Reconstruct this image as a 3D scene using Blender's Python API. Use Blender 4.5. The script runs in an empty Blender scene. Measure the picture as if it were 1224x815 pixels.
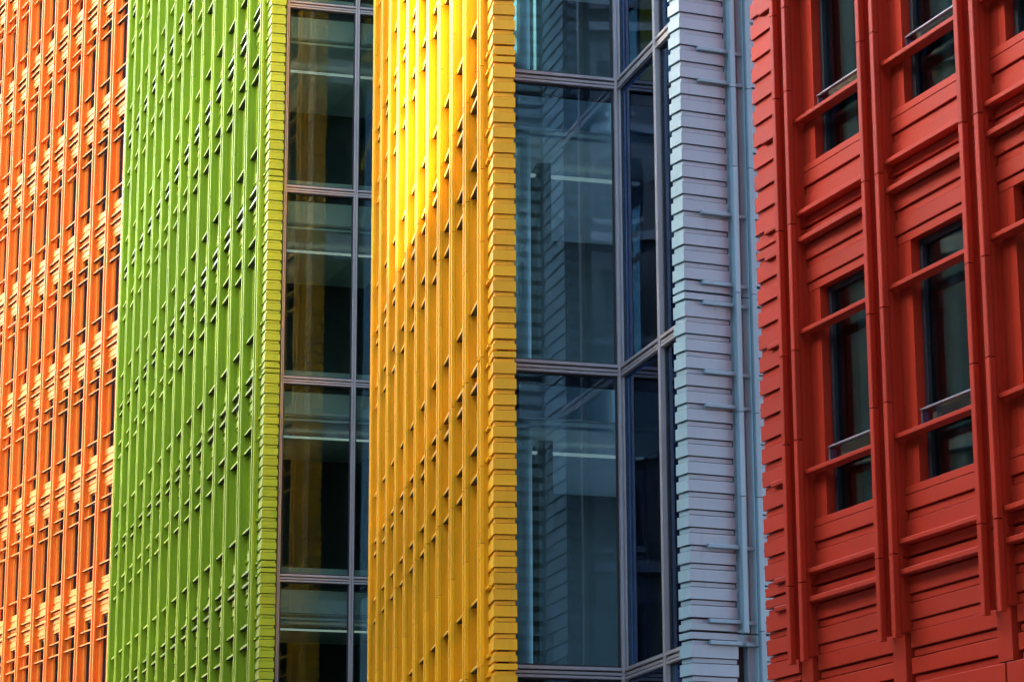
import bpy, math, random
from mathutils import Matrix, Vector
random.seed(7)
R = math.radians
EYE = 1.6
scene = bpy.context.scene
COL = scene.collection

# ------------------------------------------------------------------ helpers
class MB:
    """collects solids, links them as one mesh object"""
    def __init__(s): s.v, s.f, s.dark, s.mark = [], [], set(), False
    def poly_prism(s, pts, lo, hi, axis='z', inset=0.0):
        n = len(pts); b = len(s.v)
        for h in (lo, hi):
            for p, q in pts:
                s.v.append({'z': (p, q, h), 'x': (h, p, q), 'y': (p, h, q)}[axis])
        a = sum(pts[i][0]*pts[(i+1) % n][1]-pts[(i+1) % n][0]*pts[i][1] for i in range(n))
        ccw = (a > 0) != (axis == 'y')
        bot = list(range(b, b+n)); top = list(range(b+n, b+2*n))
        sides = [[b+i, b+(i+1) % n, b+n+(i+1) % n, b+n+i] for i in range(n)]
        fs = [bot[::-1], top]+sides
        if not ccw: fs = [f[::-1] for f in fs]
        if s.mark: s.dark.update(range(len(s.f), len(s.f)+len(fs)))
        s.f += fs
    def box(s, x0, x1, y0, y1, z0, z1):
        s.poly_prism([(x0, y0), (x1, y0), (x1, y1), (x0, y1)], z0, z1)
    def bar_x(s, x0, x1, y0, y1, z0, z1, c=.006):   # chamfered bar along x
        s.poly_prism([(y0+c, z0), (y1-c, z0), (y1, z0+c), (y1, z1-c), (y1-c, z1), (y0+c, z1), (y0, z1-c), (y0, z0+c)], x0, x1, 'x')
    def bar_z(s, x0, x1, y0, y1, z0, z1, c=.008):
        s.poly_prism([(x0+c, y0), (x1-c, y0), (x1, y0+c), (x1, y1-c), (x1-c, y1), (x0+c, y1), (x0, y1-c), (x0, y0+c)], z0, z1, 'z')
    def slab_x(s, x0, x1, y0, y1, z0, z1, c=.004):  # panel with softened front edges
        s.poly_prism([(y0+c, z0), (y1, z0), (y1, z1), (y0+c, z1), (y0, z1-c), (y0, z0+c)], x0, x1, 'x')
    def build(s, name, mat, parent=None, loc=None, rot=0):
        me = mesh_of(s, name, mat)
        return link(name, me, parent, loc, rot)

def link(name, me, parent=None, loc=None, rot=0):
    o = bpy.data.objects.new(name, me); COL.objects.link(o)
    if parent: o.parent = parent
    if loc: o.location = loc
    if rot: o.rotation_euler = (0, 0, rot)
    return o

def mesh_of(mb, name, mat):
    me = bpy.data.meshes.new(name); me.from_pydata(mb.v, [], mb.f); me.update(); me.materials.append(mat)
    if mb.dark:                                   # joint backing and shade painted under rails and ledges take the dark gasket and painted shade material
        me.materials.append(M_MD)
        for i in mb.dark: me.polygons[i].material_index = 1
    return me

def thing(name, label, cat, loc=(0, 0, 0), rot=0, group=None):
    o = bpy.data.objects.new(name, None); COL.objects.link(o)
    o.location = loc; o.rotation_euler = (0, 0, rot); o.empty_display_size = .5
    o['label'] = label; o['category'] = cat
    if group: o['group'] = group
    return o

# ------------------------------------------------------------------ materials
def nodes(name):
    m = bpy.data.materials.new(name); m.use_nodes = True
    nt = m.node_tree; nt.nodes.clear()
    out = nt.nodes.new('ShaderNodeOutputMaterial')
    return m, nt, out

def ceramic(name, rgb, rough=.3, coat=.35, var=.15, coat_rough=.16, spec=.5):
    """glazed terracotta: each panel a little different, faint mottling and uneven glaze"""
    m, nt, out = nodes(name); N = nt.nodes.new; L = nt.links.new
    p = N('ShaderNodeBsdfPrincipled'); L(p.outputs[0], out.inputs[0])
    tc = N('ShaderNodeTexCoord'); geo = N('ShaderNodeNewGeometry')
    n1 = N('ShaderNodeTexNoise'); n1.inputs['Scale'].default_value = 1.7; n1.inputs['Detail'].default_value = 5
    L(geo.outputs['Position'], n1.inputs['Vector'])
    n2 = N('ShaderNodeTexNoise'); n2.inputs['Scale'].default_value = 38; n2.inputs['Detail'].default_value = 3
    L(geo.outputs['Position'], n2.inputs['Vector'])
    # per loose panel value
    ri = geo.outputs['Random Per Island']
    mx = N('ShaderNodeMath'); mx.operation = 'MULTIPLY_ADD'; L(ri, mx.inputs[0]); mx.inputs[1].default_value = .5; 
    a1 = N('ShaderNodeMath'); a1.operation = 'MULTIPLY'; L(n1.outputs['Fac'], a1.inputs[0]); a1.inputs[1].default_value = .7
    L(a1.outputs[0], mx.inputs[2])
    a2 = N('ShaderNodeMath'); a2.operation = 'MULTIPLY_ADD'; L(n2.outputs['Fac'], a2.inputs[0]); a2.inputs[1].default_value = .25; L(mx.outputs[0], a2.inputs[2])
    rr = N('ShaderNodeMapRange'); L(a2.outputs[0], rr.inputs[0]); rr.inputs[1].default_value = .3; rr.inputs[2].default_value = 1.1
    rr.inputs[3].default_value = 1-var; rr.inputs[4].default_value = 1+var
    hs = N('ShaderNodeHueSaturation'); hs.inputs['Color'].default_value = (*rgb, 1); L(rr.outputs[0], hs.inputs['Value'])
    # thin rain streaking (world space, stretched down the wall)
    mp = N('ShaderNodeMapping'); mp.inputs['Scale'].default_value = (7, 7, .5); L(geo.outputs['Position'], mp.inputs[0])
    n3 = N('ShaderNodeTexNoise'); n3.inputs['Scale'].default_value = 2.2; n3.inputs['Detail'].default_value = 4; L(mp.outputs[0], n3.inputs['Vector'])
    st = N('ShaderNodeMapRange'); L(n3.outputs['Fac'], st.inputs[0]); st.inputs[1].default_value = .56; st.inputs[2].default_value = .75
    st.inputs[3].default_value = 0; st.inputs[4].default_value = .34
    mc = N('ShaderNodeMix'); mc.data_type = 'RGBA'; L(st.outputs[0], mc.inputs[0]); L(hs.outputs[0], mc.inputs[6])
    g = [.62*c+.02 for c in rgb]; mc.inputs[7].default_value = (*g, 1)
    L(mc.outputs[2], p.inputs['Base Color'])
    rg = N('ShaderNodeMapRange'); L(n1.outputs['Fac'], rg.inputs[0]); rg.inputs[3].default_value = rough-.06; rg.inputs[4].default_value = rough+.10
    L(rg.outputs[0], p.inputs['Roughness'])
    p.inputs['Specular IOR Level'].default_value = spec
    p.inputs['Coat Weight'].default_value = coat; p.inputs['Coat Roughness'].default_value = coat_rough
    bp = N('ShaderNodeBump'); bp.inputs['Strength'].default_value = .03; bp.inputs['Distance'].default_value = .02
    L(n2.outputs['Fac'], bp.inputs['Height']); L(bp.outputs[0], p.inputs['Normal'])
    return m

def plain(name, rgb, rough=.6, metal=0, var=.12, scale=3, spec=.5):
    m, nt, out = nodes(name); N = nt.nodes.new; L = nt.links.new
    p = N('ShaderNodeBsdfPrincipled'); L(p.outputs[0], out.inputs[0])
    geo = N('ShaderNodeNewGeometry')
    n1 = N('ShaderNodeTexNoise'); n1.inputs['Scale'].default_value = scale; n1.inputs['Detail'].default_value = 6
    L(geo.outputs['Position'], n1.inputs['Vector'])
    rr = N('ShaderNodeMapRange'); L(n1.outputs['Fac'], rr.inputs[0]); rr.inputs[1].default_value = .3; rr.inputs[2].default_value = .7
    rr.inputs[3].default_value = 1-var; rr.inputs[4].default_value = 1+var
    hs = N('ShaderNodeHueSaturation'); hs.inputs['Color'].default_value = (*rgb, 1); L(rr.outputs[0], hs.inputs['Value'])
    L(hs.outputs[0], p.inputs['Base Color'])
    p.inputs['Roughness'].default_value = rough; p.inputs['Metallic'].default_value = metal
    p.inputs['Specular IOR Level'].default_value = spec
    return m

def glass(name, tint, base=.09, gain=1.0, wav=.0, rough=.0, gloss=(.9, .95, 1)):
    """architectural glass sheet: see-through with tint, mirror share rising towards grazing"""
    m, nt, out = nodes(name); N = nt.nodes.new; L = nt.links.new
    tr = N('ShaderNodeBsdfTransparent'); tr.inputs[0].default_value = (*tint, 1)
    gl = N('ShaderNodeBsdfGlossy'); gl.inputs['Roughness'].default_value = rough; gl.inputs['Color'].default_value = (*gloss, 1)
    fr = N('ShaderNodeFresnel'); fr.inputs['IOR'].default_value = 1.5
    ma = N('ShaderNodeMath'); ma.operation = 'MULTIPLY_ADD'; L(fr.outputs[0], ma.inputs[0]); ma.inputs[1].default_value = gain; ma.inputs[2].default_value = base
    ma.use_clamp = True
    mi = N('ShaderNodeMixShader'); L(ma.outputs[0], mi.inputs[0]); L(tr.outputs[0], mi.inputs[1]); L(gl.outputs[0], mi.inputs[2])
    L(mi.outputs[0], out.inputs[0])
    if wav:
        geo = N('ShaderNodeNewGeometry')
        n = N('ShaderNodeTexNoise'); n.inputs['Scale'].default_value = .55; n.inputs['Detail'].default_value = 1
        L(geo.outputs['Position'], n.inputs['Vector'])
        b = N('ShaderNodeBump'); b.inputs['Strength'].default_value = 1; b.inputs['Distance'].default_value = wav
        L(n.outputs['Fac'], b.inputs['Height']); L(b.outputs[0], gl.inputs['Normal'])
    return m

def pair(name, rgb, dim=.93, **k):   # matt extruded pieces and smoother glazed slabs of one colour
    return (ceramic(name+' extrusion', tuple(c*dim for c in rgb), rough=.50, coat=k.pop('ecoat', 0), spec=k.get('spec', .30)*.8),
            ceramic(name+' slab', rgb, rough=k.pop('srough', .38), coat=k.pop('coat', .7), coat_rough=.14, **k))
M_OR, M_ORS = pair('orange terracotta', (.95, .235, .025), coat=.05, srough=.56, spec=.20)
M_GR, M_GRS = pair('lime green terracotta', (.345, .465, .014))
M_YE, M_YES = pair('yellow terracotta', (.97, .49, .005), coat=.22, srough=.45)
M_RE, M_RES = pair('red terracotta', (.400, .0270, .0085), coat=.03, srough=.55, spec=.22)
M_GY, M_GYS = pair('blue grey terracotta', (.21, .345, .375), var=.07)
M_REE = M_RE
SLAB = {M_OR: M_ORS, M_GR: M_GRS, M_YE: M_YES, M_RE: M_RES, M_GY: M_GYS}
M_FR = plain('dark window frame metal', (.010, .011, .014), .55, .0)
M_MU = plain('anodised aluminium mullion', (.42, .385, .365), .42, .3, .08)
M_MD = plain('dark gasket and painted shade', (.02, .02, .024), .6)  # gaskets and joint backing, also shade painted under rails and ledges
M_GT = plain('galvanised guard rail', (.35, .38, .42), .4, .5)
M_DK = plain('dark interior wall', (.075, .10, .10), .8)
M_LT, _nt, _out = nodes('linear office light')
_e = _nt.nodes.new('ShaderNodeEmission'); _e.inputs[0].default_value = (.9, 1, .95, 1); _e.inputs[1].default_value = .05; _nt.links.new(_e.outputs[0], _out.inputs[0])
M_TL = plain('teal painted wall', (.26, .46, .44), .8)
M_CE = plain('pale ceiling board', (.72, .80, .77), .8, var=.05)
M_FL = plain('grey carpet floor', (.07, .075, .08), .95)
M_CO = plain('pale concrete column', (.62, .76, .74), .7, var=.05)
M_CU = plain('pale curtain', (.75, .84, .80), .85, var=.15)
M_GLW = glass('window glass', (.72, .88, .88), base=.04, gain=.9, gloss=(.52, .74, .82))
M_GLO = glass('mirrored window glass', (.6, .7, .7), base=.24, gain=1.1, gloss=(1, .95, .95))
M_GL1 = glass('smoked curtain wall glass', (.64, .74, .70), base=.03, gain=.65, wav=.004, gloss=(.46, .58, .78))
M_GLC = glass('curtain wall glass', (.58, .72, .77), base=.075, gain=.95, wav=.0035, gloss=(.50, .63, .86))
M_GLG = glass('balustrade glass', (.45, .5, .6), base=.07, gain=1.0)

# ------------------------------------------------------------------ facade module (metres, relative to slot level S of each storey)
# wall-local axes: x towards the near end, y into the building, z up; y = 0 is the face of the corner slabs
TF, TB = -.10, -.045          # tube front and back
YR0, YR1 = -.018, .05         # rails
YP = .0                       # pilaster front
YS, YT = .055, .076            # slab face, recessed strip face
YB = .145                      # backing
YF, YG = .15, .185            # window frame front, glass

def courses(F):
    """slabs and recessed strips of a plain clad part, between two slots"""
    n = 17 if abs(F-4) < .3 else 13
    pitch = (F-.455)/n
    slabs = [(.014, .088)]; strips = [(.092, .136)]
    for i in range(n+1):
        z = .155+pitch*i
        slabs.append((z+.004, z+pitch-.071)); strips.append((z+pitch-.059, z+pitch-.009))
    slabs[-1] = (F-.30, F-.155); strips[-1] = (F-.150, F-.108)
    slabs.append((F-.088, F-.014))
    return slabs, strips

def spandrel_meshes(mat, W, full=None, tag=''):
    """panel group around the slot S: from window head of the storey below to the sill of the storey above"""
    x0, x1 = .265, W+.02
    m = MB()
    sl = lambda a, b, y=YS: m.slab_x(x0, x1, y, YB, a, b)
    st = lambda a, b: m.slab_x(x0+.014, x1, YT, YB, a, b, .002)
    sl(.379, .505)
    m.slab_x(x0+.014, x1, YS, YB, .510, .575, .003)
    st(.308, .368); sl(.150, .298)
    m.slab_x(x0, x1, YT-.012, YB, .014, .095, .003)
    m.bar_x(x0+.012, W-.005, YR0-.01, YR0+.035, .100, .142)       # ledge A
    m.slab_x(x0, x1, YT-.012, YB, -.094, -.014, .003)
    m.bar_x(x0+.012, W-.005, YR0-.01, YR0+.035, -.148, -.101)     # ledge B
    sl(-.294, -.160); st(-.362, -.305); sl(-.508, -.373)
    m.slab_x(x0+.014, x1, YT-.005, YB, -.592, -.519, .003)
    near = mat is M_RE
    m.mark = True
    if not near: m.box(x0+.02, W-.01, YR0-.004, YB, .0945, .0985); m.box(x0+.02, W-.01, YR0-.004, YB, -.1535, -.1495)  # dark plates paint the shade under both ledges
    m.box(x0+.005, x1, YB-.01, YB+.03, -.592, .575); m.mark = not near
    m.box(x0+.02, W-.01, YR0+.026, YB, .104, .136); m.box(x0+.02, W-.01, YR0+.026, YB, -.144, -.107)  # ledge backing, dark as painted shade except on red
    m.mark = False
    # short ledge stubs between the two tubes
    for z in (.100, -.148): m.bar_x(.075, .215, YR0+.006, YB, z, z+.04)
    return mesh_of(m, 'spandrel_panel', SLAB[mat])

def jamb_mesh(mat, z0, z1):
    m = MB()
    m.slab_x(.265, .372, YS+.02, .20, z0, z1, .004)
    m.slab_x(.375, .480, YS+.02, .20, z0, z1, .004)
    return mesh_of(m, 'jamb_panel', mat)

def window_frame_mesh(W, z0, z1, rails):
    m = MB(); xa, xb = .490, W+.0
    t = .055
    m.box(xa, xa+t, YF, YG+.03, z0, z1); m.box(xb-t, xb, YF, YG+.03, z0, z1)
    m.box(xa+t, xb-t, YF+.002, YG+.03, z0, z0+.03); m.box(xa+t, xb-t, YF+.002, YG+.03, z1-.05, z1)
    return m

def head_mesh(mat, W, z0, z1):   # ceramic soffit and side lining
    m = MB(); m.box(.475, W, YT+.004, YF+.03, z1, z1+.02); m.box(.490, W, YT+.006, YF+.02, z0-.02, z0)
    m.box(W, W+.02, YT, YF+.03, z0, z1)
    return mesh_of(m, 'reveal', mat)

def rail_mesh(mat, W):
    m = MB(); m.bar_x(.277, W-.005, YR0-.01, YR0+.035, 0, .041)
    m.mark = mat is not M_RE; m.box(.30, .478, YR0+.026, YS+.022, .004, .038); m.box(.484, W-.01, YR0+.026, YF-.062, .004, .038); m.mark = False  # backing behind the rail, dark as painted shade except on red
    m.bar_x(.075, .215, YR0+.006, YR1, 0, .040)
    if mat is not M_RE: m.mark = True; m.box(.282, W-.01, YR0-.004, YS+.02, -.005, -.001); m.mark = False  # dark plate paints the shade on the rail underside
    return mesh_of(m, 'cross_rail', mat)

def tube_mesh(mat, zlo, zhi, S0, F, x0, end=None, shift=0):
    """vertical ceramic tube in lengths with open joints; S0 is a slot level"""
    m = MB(); js = []
    k = math.floor((zlo-S0)/F)-1
    while S0+k*F < zhi+F:
        for a in (.02, .02+F*.39, .02+F*.64): js.append(S0+k*F+a+shift)
        k += 1
    js = [zlo]+[j for j in js if zlo+.05 < j < zhi]+[zhi]
    for a, b in zip(js, js[1:]):
        m.bar_z(x0, x0+.064, TF, TB, a+.005, b-.005, .006)
    m.box(x0+.02, x0+.042, TB, YP+.01, zlo+.05, zhi)      # hidden carrier
    return mesh_of(m, 'vertical_tube', mat)

def corner(name, mat, slab_poly, strip_poly, core_poly, S0, F, k0, k1, parent, stubs=None, zlo=None, loc=None):
    """stacked corner cladding, polygons in parent-local xy"""
    m = MB(); sl, st = courses(F)
    for k in range(k0, k1):
        for a, b in sl:
            if zlo is None or S0+k*F+a > zlo: m.poly_prism(slab_poly, S0+k*F+a, S0+k*F+b)
        for a, b in st:
            if zlo is None or S0+k*F+a > zlo: m.poly_prism(strip_poly, S0+k*F+a, S0+k*F+b)
    z0 = S0+k0*F if zlo is None else zlo
    m.mark = True; m.poly_prism(core_poly, z0, S0+k1*F)
    return m.build(name, SLAB.get(mat, mat), parent)

def to_world(P, az, s, y=0):   # point s metres along az from P, y metres into the building
    a = R(az); return Vector((P[0]+s*math.sin(a), P[1]+s*math.cos(a)))

C_TH, S_TH = math.cos(R(14.0329)), math.sin(R(14.0329)); FPX = 3167.5; ROLL = R(-.19593)
def project(x, y, z):
    right = Vector((math.cos(ROLL), -math.sin(ROLL)*S_TH, math.sin(ROLL)*C_TH))
    up = Vector((-math.sin(ROLL), -math.cos(ROLL)*S_TH, math.cos(ROLL)*C_TH)); fw = Vector((0, C_TH, S_TH))
    d = Vector((x, y, z-EYE)); w = d.dot(fw)
    if w <= .1: return None
    return 612+FPX*d.dot(right)/w, 407.5-FPX*d.dot(up)/w

def facade(parent, mat, P, az, W, positions, S0, F, kmin, kmax, name, tube_lo, tube_hi, guard=False, rails=(.965, -.98, -1.38),
           rail_cap=100, interior=True, curtain=None, slab_lo=None):
    """bays between tube pairs. positions: s of every pair's far tube edge; bay runs from it towards the near end"""
    rm = parent.matrix_basis
    span = spandrel_meshes(mat, W)
    zh, zs = F-.592, .575
    jm = jamb_mesh(mat, zs, zh)
    fm = mesh_of(window_frame_mesh(W, zs, zh, rails), 'window', M_FR)
    hm = head_mesh(mat, W, zs, zh)
    g = MB(); g.box(.545, W-.02, YG, YG+.012, zs+.03, zh-.05); gm = mesh_of(g, 'glass_pane', M_GLO if mat is M_OR else M_GLW)
    rmesh = rail_mesh(mat, W)
    gr = MB(); gr.box(.50, W-.02, YF-.035, YF-.025, rails[0]+.05, rails[0]+.205); grm = mesh_of(gr, 'guard_glass', M_GLG)
    gh = MB(); gh.bar_x(.47, W-.01, YF-.05, YF-.01, rails[0]+.205, rails[0]+.222, .004); gh.box(.47, .49, YF-.04, YF-.02, rails[0]+.05, rails[0]+.205)
    ghm = mesh_of(gh, 'guard_rail', M_GT)
    allrails = []
    cam = Vector((0, 0, EYE))
    for i, s in enumerate(positions):
        x = -s
        nearest = (i == 0)
        for k in range(kmin, kmax+1):
            zc = S0+k*F
            # is this storey of this bay in view (one storey of margin kept out)
            A = to_world(P, az, s); B = to_world(P, az, s-W)
            inview = False
            for q in (A, B):
                for zz in (zc-.6, zc+.6, zc+F/2, zc+F-.6):
                    pr = project(q.x, q.y, zz)
                    if pr and -60 < pr[0] < 1290 and -60 < pr[1] < 870: inview = True
            if not inview: continue
            link('spandrel_panel', span, parent, (x, 0, zc))
            if slab_lo is not None and zc-.01 <= slab_lo: pass
            w = link('window', fm, parent, (x, 0, zc))
            link('glass_pane', gm, w); link('reveal', hm, w)
            link('jamb_panel', jm, parent, (x, 0, zc))
            for r in rails:
                zr = r if r > 0 else F+r
                wp = rm @ Vector((x, 0, zc+zr)); allrails.append(((wp-cam).length, w, zr, (x, zc)))
            if guard:
                h = link('guard_rail', ghm, w); link('guard_glass', grm, h)
            if curtain:
                curtain(w, i, k, W, zs, zh)
    allrails.sort(key=lambda t: t[0])
    for d, w, zr, _ in allrails[:rail_cap]: link('cross_rail', rmesh, w, (0, 0, zr))
    rest = allrails[rail_cap:]
    if rest:
        m = MB()
        for d, w, zr, (x, zc) in rest:
            b = len(m.v); m.v += [(v.co.x+x, v.co.y, v.co.z+zc+zr) for v in rmesh.vertices]
            m.f += [[b+j for j in p.vertices] for p in rmesh.polygons]
        o = m.build('cross_rail', mat, parent); o['kind'] = 'stuff'
        o['label'] = 'many thin cross rails over the far windows'
    # tubes and the pilaster behind each pair
    for i, s in enumerate(positions):
        sh = random.choice((0, 0, .02))
        for dx in (0, .234):
            me = tube_mesh(mat, tube_lo, tube_hi, S0, F, 0, shift=sh)
            link('vertical_tube', me, parent, (-s+dx, 0, 0))
        p = MB()
        js = [S0+(k+a)*F for k in range(kmin, kmax+2) for a in (0,)]
        z = S0+(kmin)*F-.6
        for zz in js+[tube_hi]:
            if zz-.01 > z: p.slab_x(0, .262, YP, YB+.03, z, zz-.006, .005); p.box(.01, .25, YP+.03, YB+.02, zz-.006, zz+.006)
            z = zz+.006
        p.build('pilaster', mat, parent, (-s, 0, 0))

def rot_for(az): return R(-90-az)          # +x towards the near end
def rot_front(az): return R(90-az)         # +x to the right

def body(parent, pts, z0, z1, mat, name='wall'):
    """building mass behind the cladding, plan polygon in parent-local xy"""
    m = MB(); m.poly_prism(pts, z0, z1); return m.build(name, mat, parent)

def storey_floors(parent, x0, x1, y0, y1, levels, mat=None):
    for z in levels:
        m = MB(); m.box(x0, x1, y0, y1, z-.18, z+.12); m.build('floor_slab', mat or M_CE, parent)

# ================================================================== GREEN BUILDING
def simple_rooms(b, L, S0, F, k0, k1, depth=3.2, xs=-.5):
    m = MB(); m.box(-L, xs, depth, depth+.2, S0+k0*F, S0+k1*F)
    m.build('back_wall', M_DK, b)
    for k in range(k0, k1+1):
        s = MB(); s.box(-L, xs, .22, depth, S0+k*F-.45, S0+k*F+.10); s.build('floor_slab', M_CE, b)

def roof_block(b, L, y0, y1, z0, z1, mat, xe=-.02):
    m = MB(); m.box(-L, xe, y0, y1, z0, z1); m.box(-L-.1, xe+.05, y0-.06, y1, z1, z1+.25)
    m.build('roof_parapet', mat, b)

Pg = (-4.930, 51.291); Sg = 4.29+EYE
gb = thing('office_building', 'long lime green terracotta facade with vertical tubes, right of the orange facade', 'building', (*Pg, 0), rot_for(-15.688))
posg = [.75+1.596*k for k in range(15)]
scene.view_layers[0].update()
facade(gb, M_GR, Pg, -15.688, 1.596, posg[1:], Sg, 4, -1, 7, 'green', 3.0, 36.0)
for s_ in posg[:1]:
    for dx in (0, .234): link('vertical_tube', tube_mesh(M_GR, 3, 36, Sg, 4, 0), gb, (-s_+dx, 0, 0))
    p = MB(); p.box(0, .262, YP, YB, 3, 36); p.build('pilaster', M_GR, gb, (-s_, 0, 0))
# near corner
corner('corner_cladding', M_GR, [(-.50, 0), (0, 0), (0, .31), (-.50, .31)], [(-.49, .02), (-.02, .02), (-.02, .29), (-.49, .29)],
       [(-.48, .06), (-.06, .06), (-.06, .30), (-.48, .30)], Sg, 4, 0, 6, gb)
def stubs_for(b, mat, S0, F, k0, k1, xa, xb, y=-.03, rl=(.100, -.148, .965, -.98, -1.38), parentname='rail_stub'):
    for k in range(k0, k1):
        for r in rl:
            m = MB(); m.bar_x(xa, xb, y, .02, S0+k*F+r, S0+k*F+r+.045)
            m.build('rail_stub', mat, b)
stubs_for(gb, M_GR, Sg, 4, 0, 6, -.60, -.24)
corner('corner_cladding', M_GR, [(-24.0, 0), (-23.28, 0), (-23.28, .31), (-24.0, .31)], [(-23.98, .022), (-23.28, .022), (-23.28, .29), (-23.98, .29)],
       [(-23.95, .06), (-23.28, .06), (-23.28, .30), (-23.95, .30)], Sg, 4, 0, 7, gb)
m = MB(); m.box(-23.9, -.48, YB+.10, YB+.14, Sg-4.6, Sg-4); m.build('ground_fascia', M_GR, gb)
simple_rooms(gb, 23.9, Sg, 4, -1, 8)
roof_block(gb, 23.9, .05, 9, Sg+7*4+.3, 37.2, M_GR)

# ================================================================== YELLOW BUILDING
Py = (-.243, 32.971); Sy = 4.125+EYE
yb = thing('office_building', 'bright yellow terracotta facade, sunlit at its top, between two dark glazed walls', 'building', (*Py, 0), rot_for(-8.517))
posy = [.78+1.495*k for k in range(11)]
facade(yb, M_YE, Py, -8.517, 1.495, posy[1:], Sy, 4, -1, 5, 'yellow', 3.0, 26.5)
for dx in (0, .234): link('vertical_tube', tube_mesh(M_YE, 3, 26.5, Sy, 4, 0), yb, (-posy[0]+dx, 0, 0))
p = MB(); p.box(0, .262, YP, YB, 3, 26.5); p.build('pilaster', M_YE, yb, (-posy[0], 0, 0))
corner('corner_cladding', M_YE, [(-.50, 0), (0, 0), (0, .30), (-.50, .30)], [(-.49, .02), (-.02, .02), (-.02, .275), (-.49, .275)],
       [(-.48, .06), (-.06, .06), (-.06, .27), (-.48, .27)], Sy, 4, -1, 5, yb)
stubs_for(yb, M_YE, Sy, 4, -1, 5, -.60, -.24)
corner('corner_cladding', M_YE, [(-16.35, 0), (-15.95, 0), (-15.95, .30), (-16.35, .30)], [(-16.33, .022), (-15.95, .022), (-15.95, .28), (-16.33, .28)],
       [(-16.3, .06), (-15.95, .06), (-15.95, .29), (-16.3, .29)], Sy, 4, -1, 5, yb)
simple_rooms(yb, 16.3, Sy, 4, -1, 5, depth=1.0, xs=-2.6)
m = MB(); m.box(-.78, -.06, .20, .29, Sy-4, Sy+20); m.build('end_wall', M_YE, yb)
roof_block(yb, 16.3, .05, 5, Sy+5*4-.6, 27.6, M_YE)

# ================================================================== ORANGE BUILDING
Po = (-12.3, 80.0); So = 4.19+EYE
ob = thing('office_building', 'orange terracotta facade with pale glossy spandrels at the left edge', 'building', (*Po, 0), rot_for(-27.029))
poso = [1.27+1.6*k for k in range(-1, 12)]
facade(ob, M_OR, Po, -27.029, 1.6, poso, So, 4, 0, 9, 'orange', 5.0, 45.0)
simple_rooms(ob, 21, So, 4, 0, 10)
m = MB(); m.box(-.0, 3.0, .05, .25, 3, 45); m.build('end_wall', M_OR, ob)
roof_block(ob, 21, .05, 9, So+10*4-.6, 46.2, M_OR)

# ================================================================== RED BUILDING
SC = .808
Pr = (3.69*SC, 26.32*SC); Sr = 3.48+EYE
azr = -21.443
rb = thing('apartment_building', 'deep red terracotta facade with recessed windows and paired tubes at the right edge', 'building', (*Pr, 0), rot_for(azr))
# the measured plane is the tube front: move the module so that TF lies on it
ar = R(azr); inward = Vector((math.cos(ar), -math.sin(ar)))   # local +y
Prr = Vector(Pr)+inward*(-TF)
rb.location = (Prr.x, Prr.y, 0)
posr = [.10+1.585*k for k in range(-3, 2)]
random.seed(3)
def red_curtain(w, i, k, W, zs, zh):
    rnd = random.Random(i*13+k*7)
    xx = .74+rnd.random()*.10
    m = MB(); n = 9; wd = .08+rnd.random()*.05
    pts = [(xx+wd*j/n, .24+.02*(j % 2)) for j in range(n+1)]
    pts2 = [(a, b+.012) for a, b in reversed(pts)]
    m.poly_prism(pts+pts2, zs-.2, zh+.1)
    m.build('curtain', M_CU, w)
    m = MB(); m.box(-.9, W-.5, 1.7, 1.75, zs-.2, zh+.1); m.build('room_partition', M_TL, w)
facade(rb, M_RE, (Prr.x, Prr.y), azr, 1.585, posr, Sr, 3.2, 0, 4, 'red', Sr-.66, 19.0, guard=True, rails=(.965, -.98), curtain=red_curtain)
# plain slabs below the lowest band
for s in posr:
    m = MB(); z = -.592
    x0, x1 = .265, 1.585+.02
    tops = [(-.729, -.598), (-.940, -.812)]
    for a, b in tops:
        m.slab_x(x0, x1, YS, YB, a, b); m.slab_x(x0+.014, x1, YT, YB, a-.070, a-.014, .002)
    m.box(x0, x1, YB, YB+.03, -1.01, -.592)
    m.slab_x(0.03, .235, .02, YB, -1.01, -.60, .004)
    m.build('lower_panel', M_RE, rb, (-s, 0, Sr))
m = MB()
zz = Sr-1.02
for j in range(4):
    for a, b in zip([-3.2, -1.62, -.03, 1.55], [-1.64, -.05, 1.53, 2.25]):
        x0 = -(b)+.0; m.slab_x(-b, -a-.008, .012, .10, zz-.205-j*.30, zz-j*.30, .004)
        m.slab_x(-b, -a-.008, .04, .10, zz-.285-j*.30, zz-.213-j*.30, .004)
m.box(-2.25, 6.0, .10, .2, Sr-3.2, Sr-1.0)
m.build('ground_fascia', M_RE, rb)
xc = -(posr[-1]+.58)
corner('corner_cladding', M_RE, [(xc, 0), (-posr[-1]+.02, 0), (-posr[-1]+.02, .3), (xc, .3)], [(xc+.02, .02), (-posr[-1]+.02, .02), (-posr[-1]+.02, .28), (xc+.025, .28)],
       [(xc+.06, .06), (-posr[-1]+.02, .06), (-posr[-1]+.02, .29), (xc+.06, .29)], Sr, 3.2, -1, 5, rb, zlo=Sr-3.0)
stubs_for(rb, M_RE, Sr, 3.2, 0, 5, xc+.22, -posr[-1]+.01, rl=(.100, -.148, .965, -.98))
L_r = posr[-1]+.5
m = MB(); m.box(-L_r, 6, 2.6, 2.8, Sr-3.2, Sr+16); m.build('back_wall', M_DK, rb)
for k in range(0, 6):
    s = MB(); s.box(-L_r, 6, .22, 2.6, Sr+k*3.2-.42, Sr+k*3.2+.10); s.build('floor_slab', M_CE, rb)
m = MB(); m.box(-L_r, -L_r+.12, .28, 8, 1.0, Sr+16); m.build('end_wall', M_RE, rb)
roof_block(rb, L_r, .05, 8, Sr+15.4, 24, M_RE)

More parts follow.
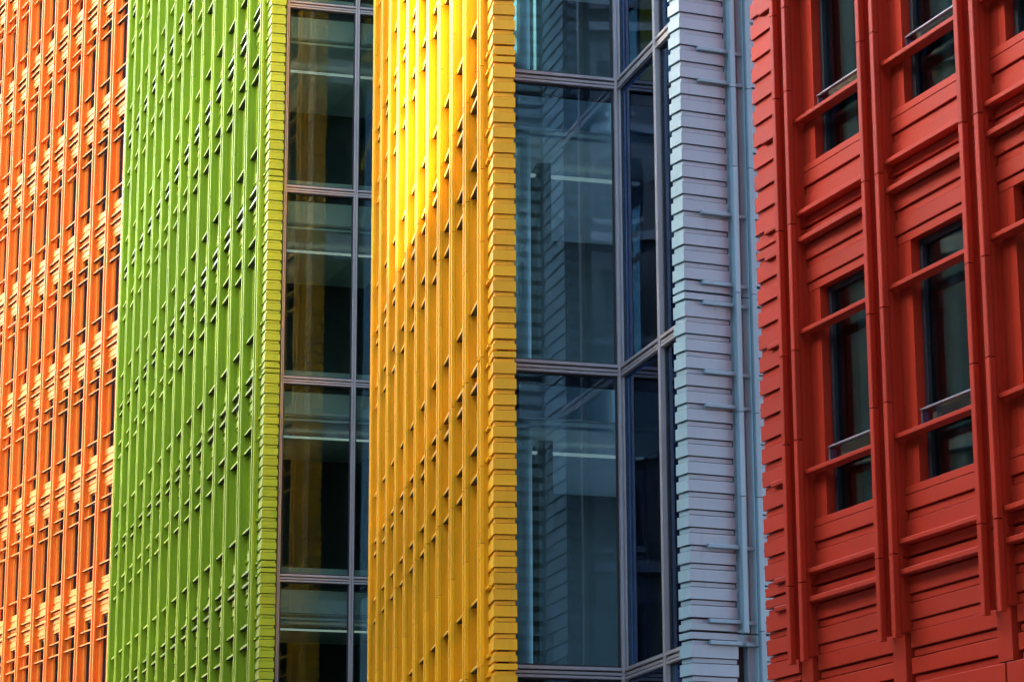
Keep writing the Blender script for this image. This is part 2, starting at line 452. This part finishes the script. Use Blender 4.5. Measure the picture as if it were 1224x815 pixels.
# ================================================================== GREY BUILDING
azf = 67.46
Pc = Vector((2.317, 30.18))+Vector((math.sin(R(azf)), math.cos(R(azf))))*(-.315)
Sgy = 4.115+EYE
cb = thing('office_building', 'narrow pale blue grey wing of stacked slabs between dark glazing and the red facade', 'building', (*Pc, 0), rot_front(azf))
d5 = math.tan(R(5.1))
leg = .26
slabp = [(0, 0), (.60, 0), (.60, .16), (.12, .16), (-leg*d5, leg), (-leg*d5-.0, leg)][:5]
slabp = [(0, 0), (.60, 0), (.60, .2), (.2, leg), (-leg*d5, leg)]
stripp = [(.02, .02), (.588, .02), (.588, .18), (.2, leg-.02), (.02-leg*d5, leg-.02)]
corep = [(.06, .06), (.60, .06), (.60, .19), (.2, leg-.01), (.06-leg*d5, leg-.01)]
corner('corner_cladding', M_GY, slabp, stripp, corep, Sgy, 4, -1, 5, cb)
for dx in (.63, .845):
    lo = Sgy-.01 if dx < .7 else 3.0
    link('vertical_tube', tube_mesh(M_GY, lo, 25, Sgy, 4, 0), cb, (dx, 0, 0))
m = MB()
z = Sgy-.005
for zz in (Sgy, Sgy+4, Sgy+8, Sgy+12, Sgy+16): 
    if zz > z+.1: m.slab_x(.606, .775, .03, .16, z+.006, zz-.006, .004); m.slab_x(.783, .92, .03, .16, z+.006, zz-.006, .004)
    z = zz
m.slab_x(.735, .92, .03, .16, 3, Sgy-.15, .004)
m.slab_x(.606, .92, .03, .16, Sgy-.14, Sgy-.012, .004)
m.build('pilaster', M_GY, cb)
for k in range(0, 4):
    for r in (.100, -.148, .965, -.98, -1.38):
        if k == 0 and r < -.5: continue
        z = Sgy+4*k+r
        m = MB(); m.bar_x(.23, .625, -.045, .03, z, z+.045); m.build('rail_stub', M_GY, cb)
        m = MB(); m.bar_x(.70, .84, -.02, .04, z, z+.042); m.build('rail_stub', M_GY, cb)
# slabs right of the tubes
corner('side_cladding', M_GY, [(.93, .03), (1.9, .03), (1.9, .2), (.93, .2)], [(.93, .055), (1.9, .055), (1.9, .2), (.93, .2)],
       [(.92, .09), (1.9, .09), (1.9, .22), (.92, .22)], Sgy, 4, -1, 5, cb)
# side wall running back to the glazed return
_n0 = set(COL.objects)
corner('side_cladding', M_GY, [(2.55, 0), (3.72, 0), (3.72, .3), (2.55, .3)], [(2.55, .022), (3.72, .022), (3.72, .3), (2.55, .3)],
       [(2.55, .06), (3.70, .06), (3.70, .3), (2.55, .3)], Sgy, 4, -1, 5, None)
for _o in [o for o in COL.objects if o not in _n0]:
    scene.view_layers[0].update()
    _o.parent = cb
    _o.matrix_parent_inverse = Matrix.Identity(4)
    _o.matrix_basis = cb.matrix_basis.inverted() @ (Matrix.Translation((1.4835, 34.150, 0)) @ Matrix.Rotation(R(90-74.31-90), 4, 'Z'))
m = MB(); m.box(.602, .74, .14, .20, 3, Sgy-.14); m.build('opening', M_MD, cb)  # dark panel paints the shade inside the opening
m = MB(); m.box(.1, 1.9, .1, 1.6, Sgy+16, 26.5); m.box(.0, 1.96, .0, 1.7, 26.5, 26.75); m.build('roof_parapet', M_GY, cb)
m = MB(); m.box(1.0, 1.9, .25, 3.0, Sgy+.1, Sgy+16); m.build('wall', M_GY, cb)

# ================================================================== GLAZED WALLS
def glazed_bay(parent, x0, x1, levels, first_full=True, ml=True, mr=True, mw=.075, spandrel=True, off=0, door=False):
    """panes between x0 and x1 (mullions built apart); one pane per storey with its transom"""
    for a, b in zip(levels, levels[1:]):
        g = MB(); g.box(x0, x1, .0, .018, a+.075, b-.075)
        pn = g.build('glass_pane', M_GL1 if parent.name.endswith('.001') else M_GLC, parent)
        t = MB(); w = .030
        t.box(x0, x0+w, -.022, -.002, a+.07, b-.07); t.box(x1-w, x1, -.022, -.002, a+.07, b-.07)
        t.box(x0+w, x1-w, -.0215, -.002, a+.07, a+.07+w); t.box(x0+w, x1-w, -.0215, -.002, b-.07-w, b-.07)
        t.build('pane_frame', M_MD, pn)

def transom(parent, x0, x1, z, name='transom'):
    m = MB()
    m.bar_x(x0, x1, -.075, .03, z+.030, z+.072, .004)
    m.bar_x(x0, x1, -.055, .03, z-.028, z+.012, .004)
    m.bar_x(x0, x1, -.070, .03, z-.078, z-.045, .004)
    m.box(x0, x1, -.03, .028, z-.070, z+.065)
    o = m.build(name, M_MU, parent)
    g = MB(); g.box(x0, x1, -.034, -.031, z-.044, z-.029); g.box(x0, x1, -.034, -.031, z+.013, z+.029); g.build('gasket', M_MD, o)
    return o

def mullion(parent, x, z0, z1, w=.085, joints=()):
    m = MB()
    js = [z0]+list(joints)+[z1]
    for a, b in zip(js, js[1:]):
        m.bar_z(x-w/2, x-w*.12, -.082, .04, a+.002, b-.002, .004)
        m.bar_z(x+w*.12, x+w/2, -.082, .04, a+.002, b-.002, .004)
        m.box(x-w*.12, x+w*.12, -.05, .03, a, b)
    return m.build('mullion', M_MU, parent)

def rooms(parent, x0, x1, levels, depth, colx=None, bar=None, skew=0):
    P4 = lambda ya, yb: [(x0+skew*ya, ya), (x1, ya), (x1, yb), (x0+skew*yb, yb)]
    for z in levels:
        m = MB(); m.poly_prism(P4(.12, depth), z-.20, z+.08); m.build('floor_slab', M_FL, parent)
    for a, b in zip(levels, levels[1:]):
        m = MB(); m.poly_prism(P4(.13, .20), b-.66, b-.22)               # bulkhead panel behind the glass
        m.poly_prism(P4(.20, depth), b-.60, b-.52)                       # ceiling
        m.build('ceiling_bulkhead', M_CE, parent)
        m = MB(); m.bar_x(x0, x1, .11, .15, b-.80, b-.755, .004); m.bar_x(x0, x1, .11, .13, b-.70, b-.685, .003); m.build('blind_rail', M_CE, parent)
        if bar:
            m = MB(); m.bar_x(bar[0], bar[1], 1.9, 2.0, b-.755, b-.725, .005); m.build('ceiling_light', M_LT, parent)
        if colx is not None:
            m = MB(); m.poly_prism([(colx+.12*math.cos(t*math.pi/8), .42+.12*math.sin(t*math.pi/8)) for t in range(16)], a+.08, b-.60); m.build('column', M_CO, parent)
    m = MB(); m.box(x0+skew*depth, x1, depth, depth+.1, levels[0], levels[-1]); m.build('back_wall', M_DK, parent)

G_AZ = 74.31
# tall glazed wall beside the yellow facade, with its return towards the grey wing
G2 = Vector((1.4835, 34.150)); lv2 = [EYE+z for z in (.1, 4.11, 8.11, 12.11, 16.11, 20.11)]
w2 = thing('curtain_wall', 'wide dark glazed wall folding round an inner corner right of the yellow facade', 'glazed wall', (*G2, 0), rot_front(G_AZ))
glazed_bay(w2, -1.62, -.105, lv2); 
mullion(w2, -.055, lv2[0], lv2[-1], .10, lv2[1:-1])
mullion(w2, -1.66, lv2[0], lv2[-1], .08, lv2[1:-1])
for z in lv2[1:]: transom(w2, -1.62, -.105, z)
# return: child frame turned by -90
rr = bpy.data.objects.new('return_wall', None); COL.objects.link(rr); rr.parent = w2; rr.rotation_euler = (0, 0, R(-90)); rr.location = (0, 0, 0)
rr_parts = []
def on_return(fn):
    """build parts in return-local axes but parent them to the glazed wall itself"""
    before = set(COL.objects); fn(w2); new = [o for o in COL.objects if o not in before]
    Mx = Matrix.Rotation(R(-90), 4, 'Z')
    for o in new:
        if o.parent is w2: o.matrix_local = Mx @ o.matrix_local
bpy.data.objects.remove(rr)
on_return(lambda p: (glazed_bay(p, .055, 1.60, lv2), glazed_bay(p, 1.72, 2.6, lv2),
                     mullion(p, .03, lv2[0], lv2[-1], .05, lv2[1:-1]), mullion(p, 1.66, lv2[0], lv2[-1], .075, lv2[1:-1]),
                     [transom(p, .055, 2.6, z) for z in lv2[1:]]))
rooms(w2, -1.42, 3.2, lv2, 5.5, colx=-1.28, bar=(-.9, .9), skew=.135)
m = MB(); m.box(-.7, 3.2, 0.2, 6, lv2[-1]+.1, lv2[-1]+5.0); m.box(-1.7, 0, -.1, .2, lv2[-1]+.1, lv2[-1]+5.0); m.build('roof_parapet', M_MU, w2)

# narrow glazed wall between green and yellow
lv1 = [EYE+z for z in (.15, 4.15, 8.15, 12.15, 16.15, 20.15, 24.15)]
G1 = Vector((-4.60, 51.75))
w1 = thing('curtain_wall', 'narrow dark glazed wall between the lime green and the yellow facades', 'glazed wall', (*G1, 0), rot_front(G_AZ))
glazed_bay(w1, .0, 1.40, lv1); glazed_bay(w1, 1.48, 2.0, lv1)
mullion(w1, 1.44, lv1[0], lv1[-1], .085, lv1[1:-1]); mullion(w1, -.03, lv1[0], lv1[-1], .06, lv1[1:-1])
for z in lv1[1:]: transom(w1, .0, 1.398, z); transom(w1, 1.482, 2.0, z)
def ret1(p):
    glazed_bay(p, .055, 2.45, lv1); mullion(p, .03, lv1[0], lv1[-1], .05, lv1[1:-1])
    for z in lv1[1:]: transom(p, .055, 2.45, z)
_b = set(COL.objects); ret1(w1)
for _o in [o for o in COL.objects if o not in _b]:
    if _o.parent is w1: _o.matrix_local = Matrix.Translation((2.05, 0, 0)) @ Matrix.Rotation(R(-90), 4, 'Z') @ _o.matrix_local
rooms(w1, -.12, 6, lv1, 5.0, colx=None, bar=(.3, 3.0))
m = MB(); m.box(-.12, 6, -.05, 6, lv1[-1]+.1, 37.0); m.build('roof_parapet', M_MU, w1)
m = MB(); m.box(2.9, 3.0, -2.4, .1, lv1[0], lv1[-1]); m.build('back_wall', M_DK, w1)

# ================================================================== GROUND
M_AS = plain('asphalt', (.05, .05, .052), .9, 0, .2, 6)
M_PV = plain('paving stone', (.34, .33, .31), .85, 0, .15, 3)
m = MB(); m.box(-300, 300, -300, 500, -.5, 0); g = m.build('ground', M_AS); g['kind'] = 'structure'
m = MB()
m.poly_prism([(-.6, 4), (40, -10), (60, 60), (-6, 120), (-28, 120), (-9, 62), (-3.2, 38)], 0.004, .13)
g = m.build('pavement', M_PV); g['kind'] = 'structure'
m = MB(); m.box(-17.2, -14.5, -60, 64, .004, .13); g = m.build('pavement', M_PV); g['kind'] = 'structure'
g.name = 'pavement_opposite'

# ================================================================== BUILDINGS OUTSIDE THE FRAME (shade and reflections)
M_BR = plain('dark slate brick', (.12, .14, .15), .85, 0, .2, 2)
M_BD = plain('dark brick', (.14, .13, .12), .85, 0, .2, 2)
M_ST = plain('portland stone', (.34, .33, .30), .8, 0, .12, 2)
M_WN = glass('street window glass', (.05, .06, .07), base=.10, gain=1.0)
def block(label, x0, x1, y0, y1, h, mat, storey=3.6, win=True, rot=0, org=(0, 0), faces=('E',)):
    t = thing('unseen_building', label, 'building', (*org, 0), rot)
    m = MB(); m.box(x0, x1, y0, y1, 0, h); m.box(x0-.3, x1+.3, y0-.3, y1+.3, h, h+.5); m.build('wall', mat, t)
    if not win: return t
    wn = MB(); fr = MB()
    z = 4.6
    while z+2.2 < h:
        if 'E' in faces:
            y = y0+1.2
            while y+1.5 < y1:
                wn.box(x1+.02, x1+.03, y, y+1.3, z, z+2); fr.box(x1, x1+.12, y-.1, y+1.4, z-.15, z-.0); fr.box(x1, x1+.08, y-.1, y+1.4, z+2, z+2.15)
                fr.box(x1, x1+.06, y+.61, y+.69, z, z+2); y += 2.9
        if 'N' in faces:
            x = x0+1.2
            while x+1.5 < x1:
                wn.box(x, x+1.3, y1+.02, y1+.03, z, z+2); fr.box(x-.1, x+1.4, y1, y1+.12, z-.15, z); fr.box(x+.61, x+.69, y1, y1+.06, z, z+2); x += 2.9
        if 'S' in faces:
            x = x0+1.2
            while x+1.5 < x1:
                wn.box(x, x+1.3, y0-.03, y0-.02, z, z+2); fr.box(x-.1, x+1.4, y0-.12, y0, z-.15, z); x += 2.9
        z += storey
    if 'E' in faces:
        zb = 3.9
        while zb < h: fr.box(x1, x1+.16, y0, y1, zb, zb+.28); zb += storey
    if 'N' in faces:
        zb = 3.9
        while zb < h: fr.box(x0, x1, y1, y1+.16, zb, zb+.28); zb += storey
    wn.build('window', plain('dark street window', (.02, .025, .03), .08), t); fr.build('window_trim', M_ST, t)
    return t
block('dark slate building across the street, outside the frame', -32, -17, -40, 60, 21.6, M_BR)
block('dark brick building behind the camera', -14, 30, -34, -14, 33.4, M_BD, faces=('N',))
# unseen towers added towards the sun: tall part shades the green wall, lower part the foot of the yellow one
AZS, ELS = -75.0, 28.0
TS = math.tan(R(ELS))
DX = -160
def shade(label, ya, yb, xa, zt, depth=14):
    return block(label, DX-depth, DX, ya, yb, EYE+zt+TS*(xa-DX)/math.cos(R(15)), M_ST, faces=('E',))
def yy(xw, yw): return yw+(xw-DX)*math.tan(R(15))     # where the ray to the sun from (xw, yw) crosses x = DX
shade('tallest added shade tower west of the street', yy(-5.1, 51.4)-2.0, yy(-20, 96)+1, -12, 37)
def ypt(t): return (-.243-.148*t, 32.97+.989*t)
ys = [(*ypt(1.0), 13.2), (*ypt(2.8), 12.7), (*ypt(4.3), 12.0), (*ypt(5.8), 11.2), (*ypt(8.2), 11.9), (-5.1, 51.4, 0)]
names = ('added shade block with the highest step beside the broad tower', 'added shade block on the second step', 'added shade block on the third step', 'lowest added shade block of the stepped row', 'added shade block next to the tallest tower')
for q, (p0, p1) in enumerate(zip(ys, ys[1:])):
    shade(names[q], yy(p0[0], p0[1]), yy(p1[0], p1[1])-(2.0 if q == 4 else 0), -1.5, p0[2])
shade('broad added shade tower west of the street', -40, yy(ys[0][0], ys[0][1]), 3, 20)
block('added unseen brick block beyond the facades, hides the low sky', -110, -62, 150, 165, 38, M_BR, faces=('S',))  # unseen blocks added to keep low sky out of the reflections
block('added unseen brick block beyond the orange facade, hides the low sky', -60, -36, 128, 140, 36, M_BR, faces=('S',))

# ================================================================== SKY, SUN, CAMERA
w = bpy.data.worlds.new('World'); scene.world = w; w.use_nodes = True
nt = w.node_tree; nt.nodes.clear()
sky = nt.nodes.new('ShaderNodeTexSky'); sky.sky_type = 'NISHITA'; sky.sun_disc = False
sky.sun_elevation = R(ELS); sky.sun_rotation = R(AZS)
sky.air_density = 1.0; sky.dust_density = 2.8; sky.ozone_density = 1.0
bg = nt.nodes.new('ShaderNodeBackground'); bg.inputs['Strength'].default_value = .12
o = nt.nodes.new('ShaderNodeOutputWorld'); nt.links.new(sky.outputs[0], bg.inputs[0]); nt.links.new(bg.outputs[0], o.inputs[0])
sd = bpy.data.lights.new('sun', 'SUN'); sd.energy = 5; sd.angle = R(.9); sd.color = (1, .95, .86)
so = bpy.data.objects.new('sun', sd); COL.objects.link(so)
dirv = Vector((math.sin(R(AZS))*math.cos(R(ELS)), math.cos(R(AZS))*math.cos(R(ELS)), math.sin(R(ELS))))
so.rotation_euler = dirv.to_track_quat('Z', 'Y').to_euler(); so.location = (0, 0, 60)

cd = bpy.data.cameras.new('camera'); co = bpy.data.objects.new('camera', cd); COL.objects.link(co)
cd.sensor_width = 36; cd.lens = 36*FPX/1224; cd.clip_end = 2000
right = Vector((math.cos(ROLL), -math.sin(ROLL)*S_TH, math.sin(ROLL)*C_TH))
up = Vector((-math.sin(ROLL), -math.cos(ROLL)*S_TH, math.cos(ROLL)*C_TH)); fw = Vector((0, C_TH, S_TH))
mt = Matrix((right, up, -fw)).transposed().to_4x4(); mt.translation = Vector((0, 0, EYE)); co.matrix_world = mt
scene.camera = co
scene.view_settings.view_transform = 'Standard'; scene.view_settings.look = 'None'
scene.view_settings.exposure = 3.5; scene.view_settings.gamma = 1
scene.cycles.max_bounces = 10; scene.cycles.transparent_max_bounces = 16; scene.cycles.glossy_bounces = 5; scene.cycles.diffuse_bounces = 5
scene.cycles.sample_clamp_indirect = 6
